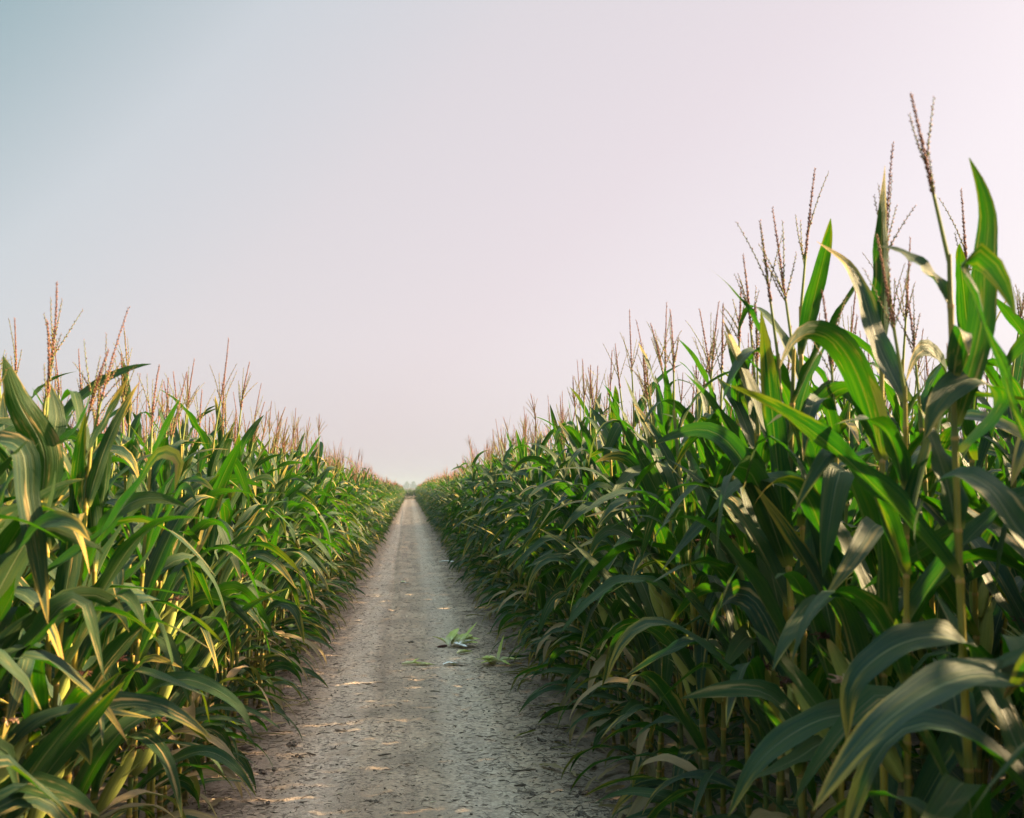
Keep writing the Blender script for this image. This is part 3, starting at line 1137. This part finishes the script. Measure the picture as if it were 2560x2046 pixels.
mb = MB()
x, y = path_points(1500, 4.3, 35, True)
zz = path_height(x, y)
for k in range(len(x)):
    r = drng.uniform(0.002, 0.0065)
    V, F = lump(drng, r)
    mb.add(V + np.array([x[k], y[k], zz[k] + r * 0.3]), F)
tag(link("soil_crumbs", mb.mesh("soil_crumbs", [M_CLOD], False)), "small dark crumbs of soil strewn over the path", "soil crumbs", kind="stuff")


def ground_at(px, py):
    """a point of the path seen at that pixel of the 2560-wide photograph, used as a survey of where things lie"""
    Y = CAM_H * 2489 / (py - 1222)
    return (px - 1025) / 2489 * Y, Y


def place(px, py):
    X, Y = ground_at(px, py)
    return X, Y, float(path_height(np.array([X]), np.array([Y]))[0])


clods = [(1357, 1856, .034), (1346, 1853, .026), (1395, 1861, .036), (1412, 1866, .03), (1378, 1875, .02), (1405, 1876, .022), (1358, 1834, .026),
         (1360, 1904, .022), (1457, 1993, .034), (1452, 2032, .036), (745, 1846, .036), (680, 1910, .04), (695, 1983, .022),
         (707, 2028, .026), (770, 1873, .026), (1330, 1976, .02), (950, 1992, .024), (1033, 1604, .028), (850, 1653, .02), (1330, 1823, .03)]
for n, (px, py, r) in enumerate(clods):
    X, Y, Z = place(px, py)
    V, F = lump(drng, r * 0.52)
    m2 = MB()
    m2.add(V, F)
    for q in range(3):
        V, F = lump(drng, r * 0.36)
        m2.add(V + drng.normal(0, r * 0.6, 3) * [1, 1, 0.35], F)
    o = link("soil_clod", m2.mesh("soil_clod", [M_CLOD], False))
    o.location = (X, Y, Z + r * 0.12)
    side_l = "by the shaded corn edge of the path" if px > 1300 else "on the sunlit corn side of the path" if px < 800 else "out in the middle of the path"
    big = "small" if r < 0.03 else "large"
    tag(o, f"{big} dark crumbly soil clod {side_l}", "soil clod", "dark soil clods on the path")

twigs = [(965, 1875, 42, 0.1), (1435, 1972, 55, -0.12), (1300, 1957, 30, 0.12), (865, 1816, 32, 0.02), (725, 1817, 50, 0.0), (980, 1535, 24, 0.05),
         (1400, 1896, 90, -0.03), (880, 1785, 40, 0.1), (1090, 1728, 26, -0.2), (1200, 1834, 20, -0.15), (795, 1868, 25, -.3), (925, 1705, 24, 0.0),
         (1310, 1923, 60, 0.02), (1170, 1530, 22, 0.0)]
for n, (px, py, wpx, a) in enumerate(twigs):
    X, Y, Z = place(px, py)
    L = wpx * Y / 2489
    q = np.linspace(-0.5, 0.5, 6)
    pts = np.stack([q * L * math.cos(a), q * L * math.sin(a) * 3, 0.004 + 0.02 * L * np.sin(q * 5 + n)], -1)
    m2 = MB()
    m2.add(*tube(pts, [0.002, 0.0045, 0.005, 0.005, 0.0045, 0.002], 6))
    o = link("twig", m2.mesh("twig", [M_TWIG]))
    o.location = (X, Y, Z)
    tag(o, "dark bit of dead stem lying across the dirt path", "twig", "dead stems lying on the path")


# husks torn off and dropped on the path
def husk_thing(px, py, label, blades, stub=None, cat="corn husk"):
    X, Y, Z = place(px, py)
    root = link("corn_husk", None)
    root.location = (X, Y, Z)
    root.scale = (1.1, 1.1, 1.02)
    tag(root, label, cat, "torn corn husks on the path")
    r = np.random.default_rng(int(px + py))
    for (bx, by, bz, az, L, wd, t0, t1, mat) in blades:
        m2 = MB()
        m2.add(*leaf(r, (bx, by, bz), az, L * 1.05, wd * 1.7, t0, t1, power=1.0, wave=0.5, fold=0.8, nseg=10, ncr=4, roll=r.normal(0, .3)))
        link("husk_leaf", m2.mesh("husk_leaf", [mat]), root)
    if stub:
        q = np.linspace(0, 1, 5)
        p0, p1 = np.array(stub[0]), np.array(stub[1])
        m2 = MB()
        m2.add(*tube(p0 + (p1 - p0) * q[:, None], np.array([.5, 1, 1, .8, .4]) * stub[2], 8))
        link("stub", m2.mesh("stub", [stub[3]]), root)
    return root


D = R
husk_thing(1150, 1618, "big heap of pale green husks with white inner side and one upright tip", [
    (-.10, .00, .02, D(60), .24, .06, D(38), D(75), M_HUSK), (-.06, .02, .02, D(80), .22, .075, D(50), D(80), M_HUSK),
    (-.02, .02, .02, D(40), .20, .075, D(48), D(90), M_HUSK), (-.12, .02, .03, D(150), .15, .045, D(50), D(85), M_HUSK),
    (.02, .01, .01, D(15), .26, .05, D(30), D(38), M_HUSK), (.03, .03, .01, D(35), .20, .06, D(55), D(100), M_HUSK),
    (.00, -.01, .015, D(10), .17, .06, D(70), D(95), M_HUSK), (-.06, -.03, .02, D(-20), .13, .055, D(82), D(100), M_COB),
    (.00, -.03, .03, D(25), .12, .035, D(62), D(88), M_COB), (-.04, .03, .02, D(100), .17, .07, D(35), D(95), M_HUSK)],
    ((-.11, -.02, .018), (-.20, -.03, .012), .014, M_SILK))
husk_thing(1241, 1662, "star of splayed green husk leaves with one thin tip standing straight up", [
    (.02, .00, .015, D(30), .24, .03, D(8), D(18), M_HUSK), (.00, .00, .02, D(170), .17, .045, D(72), D(92), M_HUSK),
    (.00, .01, .02, D(140), .16, .04, D(66), D(98), M_HUSK), (.00, -.01, .02, D(215), .17, .042, D(76), D(96), M_HUSK),
    (.01, -.01, .03, D(-40), .13, .03, D(85), D(112), M_HUSK), (.02, .01, .02, D(8), .20, .05, D(76), D(96), M_HUSK),
    (.00, .00, .03, D(190), .12, .06, D(60), D(85), M_HUSK)], ((.0, .0, .015), (-.06, .01, .015), .016, M_HUSK))
husk_thing(1040, 1661, "thin yellowish husk strip lying flat with a short green flag", [
    (-.10, 0, .008, D(5), .22, .035, D(84), D(93), M_HUSK), (-.02, .01, .01, D(40), .09, .02, D(55), D(70), M_HUSK),
    (.02, -.01, .008, D(-8), .16, .03, D(88), D(92), M_HUSK)])
husk_thing(1132, 1664, "narrow pale dry husk lying flat between the strip and the star", [
    (-.07, 0, .008, D(12), .20, .04, D(86), D(93), M_COB), (.03, .0, .01, D(160), .10, .02, D(86), D(93), M_HUSK)])
husk_thing(1162, 1634, "small yellow green husk bundle just in front of the big heap", [
    (-.06, 0, .01, D(14), .14, .05, D(78), D(95), M_HUSK), (-.05, .01, .015, D(20), .13, .04, D(74), D(96), M_HUSK)])
husk_thing(1320, 1650, "long green leaf lying at the foot of the shaded corn", [
    (-.20, 0, .012, D(12), .42, .035, D(84), D(93), M_LEAF)], None, "corn leaf")
husk_thing(1012, 1462, "tiny pale husk scrap in the middle of the path farther on", [
    (-.05, 0, .008, D(5), .14, .06, D(80), D(96), M_COB), (-.02, 0, .01, D(60), .08, .04, D(50), D(80), M_HUSK)])
husk_thing(1125, 1407, "pale dry stalk piece at the shaded edge of the path far along", [
    (-.2, 0, .01, D(2), .42, .06, D(86), D(94), M_COB)], None, "dry stalk")

# ------------------------------------------------------------------ trees far beyond the field


def far_tree(x, y, h, wd, label, seed):
    r = np.random.default_rng(seed)
    root = link("tree", None)
    root.location = (x, y, 0)
    tag(root, label, "tree", "hazy trees far beyond the corn")
    m2 = MB()
    q = np.linspace(0, 1, 6)
    m2.add(*tube(np.stack([0.1 * np.sin(q * 4), 0 * q, q * h * 0.75], -1), wd * 0.07 * (1.1 - 0.8 * q), 8))
    for k in range(9):
        a = k * 2.4
        z0 = h * r.uniform(0.25, 0.6)
        e = np.array([math.cos(a) * wd * 0.35, math.sin(a) * wd * 0.35, z0 + h * 0.2])
        m2.add(*tube(np.stack([[0, 0, z0], e * 0.5 + np.array([0, 0, z0 * 0.5]), e]), [0.12, 0.08, 0.03], 5))
    link("trunk", m2.mesh("trunk", [M_BARK]), root)
    cl = []
    for k in range(30):
        a, zz = r.uniform(0, 6.28), r.uniform(0.15, 1.0)
        rr = wd * 0.5 * (math.sin(math.pi * min(1, 0.18 + zz * 0.78)) ** 0.7) * r.uniform(0.2, 0.9)
        cl.append((math.cos(a) * rr, math.sin(a) * rr, h * zz * 0.95))
    V = []
    for c in cl:
        n = 90
        p = r.normal(0, 1, (n, 3))
        p /= np.linalg.norm(p, axis=1, keepdims=True)
        p = np.array(c) + p * (wd * 0.17 * r.uniform(0.5, 1.05, n))[:, None]
        u1, u2 = r.normal(0, 0.045 * wd, (n, 3)), r.normal(0, 0.045 * wd, (n, 3))
        V.append(np.stack([p - u1 - u2, p + u1 - u2, p + u1 + u2, p - u1 + u2], 1))
    V = np.concatenate(V).reshape(-1, 3)
    m2 = MB()
    m2.add(V, np.arange(len(V)).reshape(-1, 4))
    link("crown", m2.mesh("crown", [M_TREE]), root)


far_tree(-4.3, 1350, 12.4, 7.6, "taller round-topped hazy blue green tree above the far end of the path", 1)
far_tree(5.8, 1353, 11.4, 8.4, "broader flat-topped hazy blue green tree above the far end of the path", 2)
mb = MB()
r = np.random.default_rng(4)
n = 9000
p = np.stack([r.uniform(-90, 90, n), 1385 + r.uniform(-6, 6, n), np.abs(r.normal(0, 1, n)) * 2.6 + 0.5], -1)
p[:, 2] = np.minimum(p[:, 2], 6.6 + 1.2 * np.sin(p[:, 0] * 0.25) + r.uniform(-.5, .3, n))
u1, u2 = r.normal(0, 0.5, (n, 3)), r.normal(0, 0.5, (n, 3))
V = np.stack([p - u1 - u2, p + u1 - u2, p + u1 + u2, p - u1 + u2], 1).reshape(-1, 3)
mb.add(V, np.arange(len(V)).reshape(-1, 4))
tag(link("treeline", mb.mesh("treeline", [M_TREE])), "low hazy band of far-off trees on the horizon", "treeline", kind="stuff")

# ------------------------------------------------------------------ haze
hm, hs, ho = material("haze")
pv = hs.node('ShaderNodeVolumePrincipled')
pv.inputs['Color'].default_value = (0.25, 0.33, 0.39, 1)
pv.inputs['Density'].default_value = 0.0007
pv.inputs['Anisotropy'].default_value = 0.0
hs.l.new(pv.outputs[0], ho.inputs['Volume'])
mb = MB()
x0, x1, y0, y1, z0, z1 = -1520, 1520, -320, 1520, -1.0, 14.5
V = [(x0, y0, z0), (x1, y0, z0), (x1, y1, z0), (x0, y1, z0), (x0, y0, z1), (x1, y0, z1), (x1, y1, z1), (x0, y1, z1)]
mb.add(V, [(0, 3, 2, 1), (4, 5, 6, 7), (0, 1, 5, 4), (1, 2, 6, 5), (2, 3, 7, 6), (3, 0, 4, 7)])
hz = link("haze", mb.mesh("haze", [hm], False))
tag(hz, "thin pale summer haze in the air over the fields", "haze", kind="stuff")
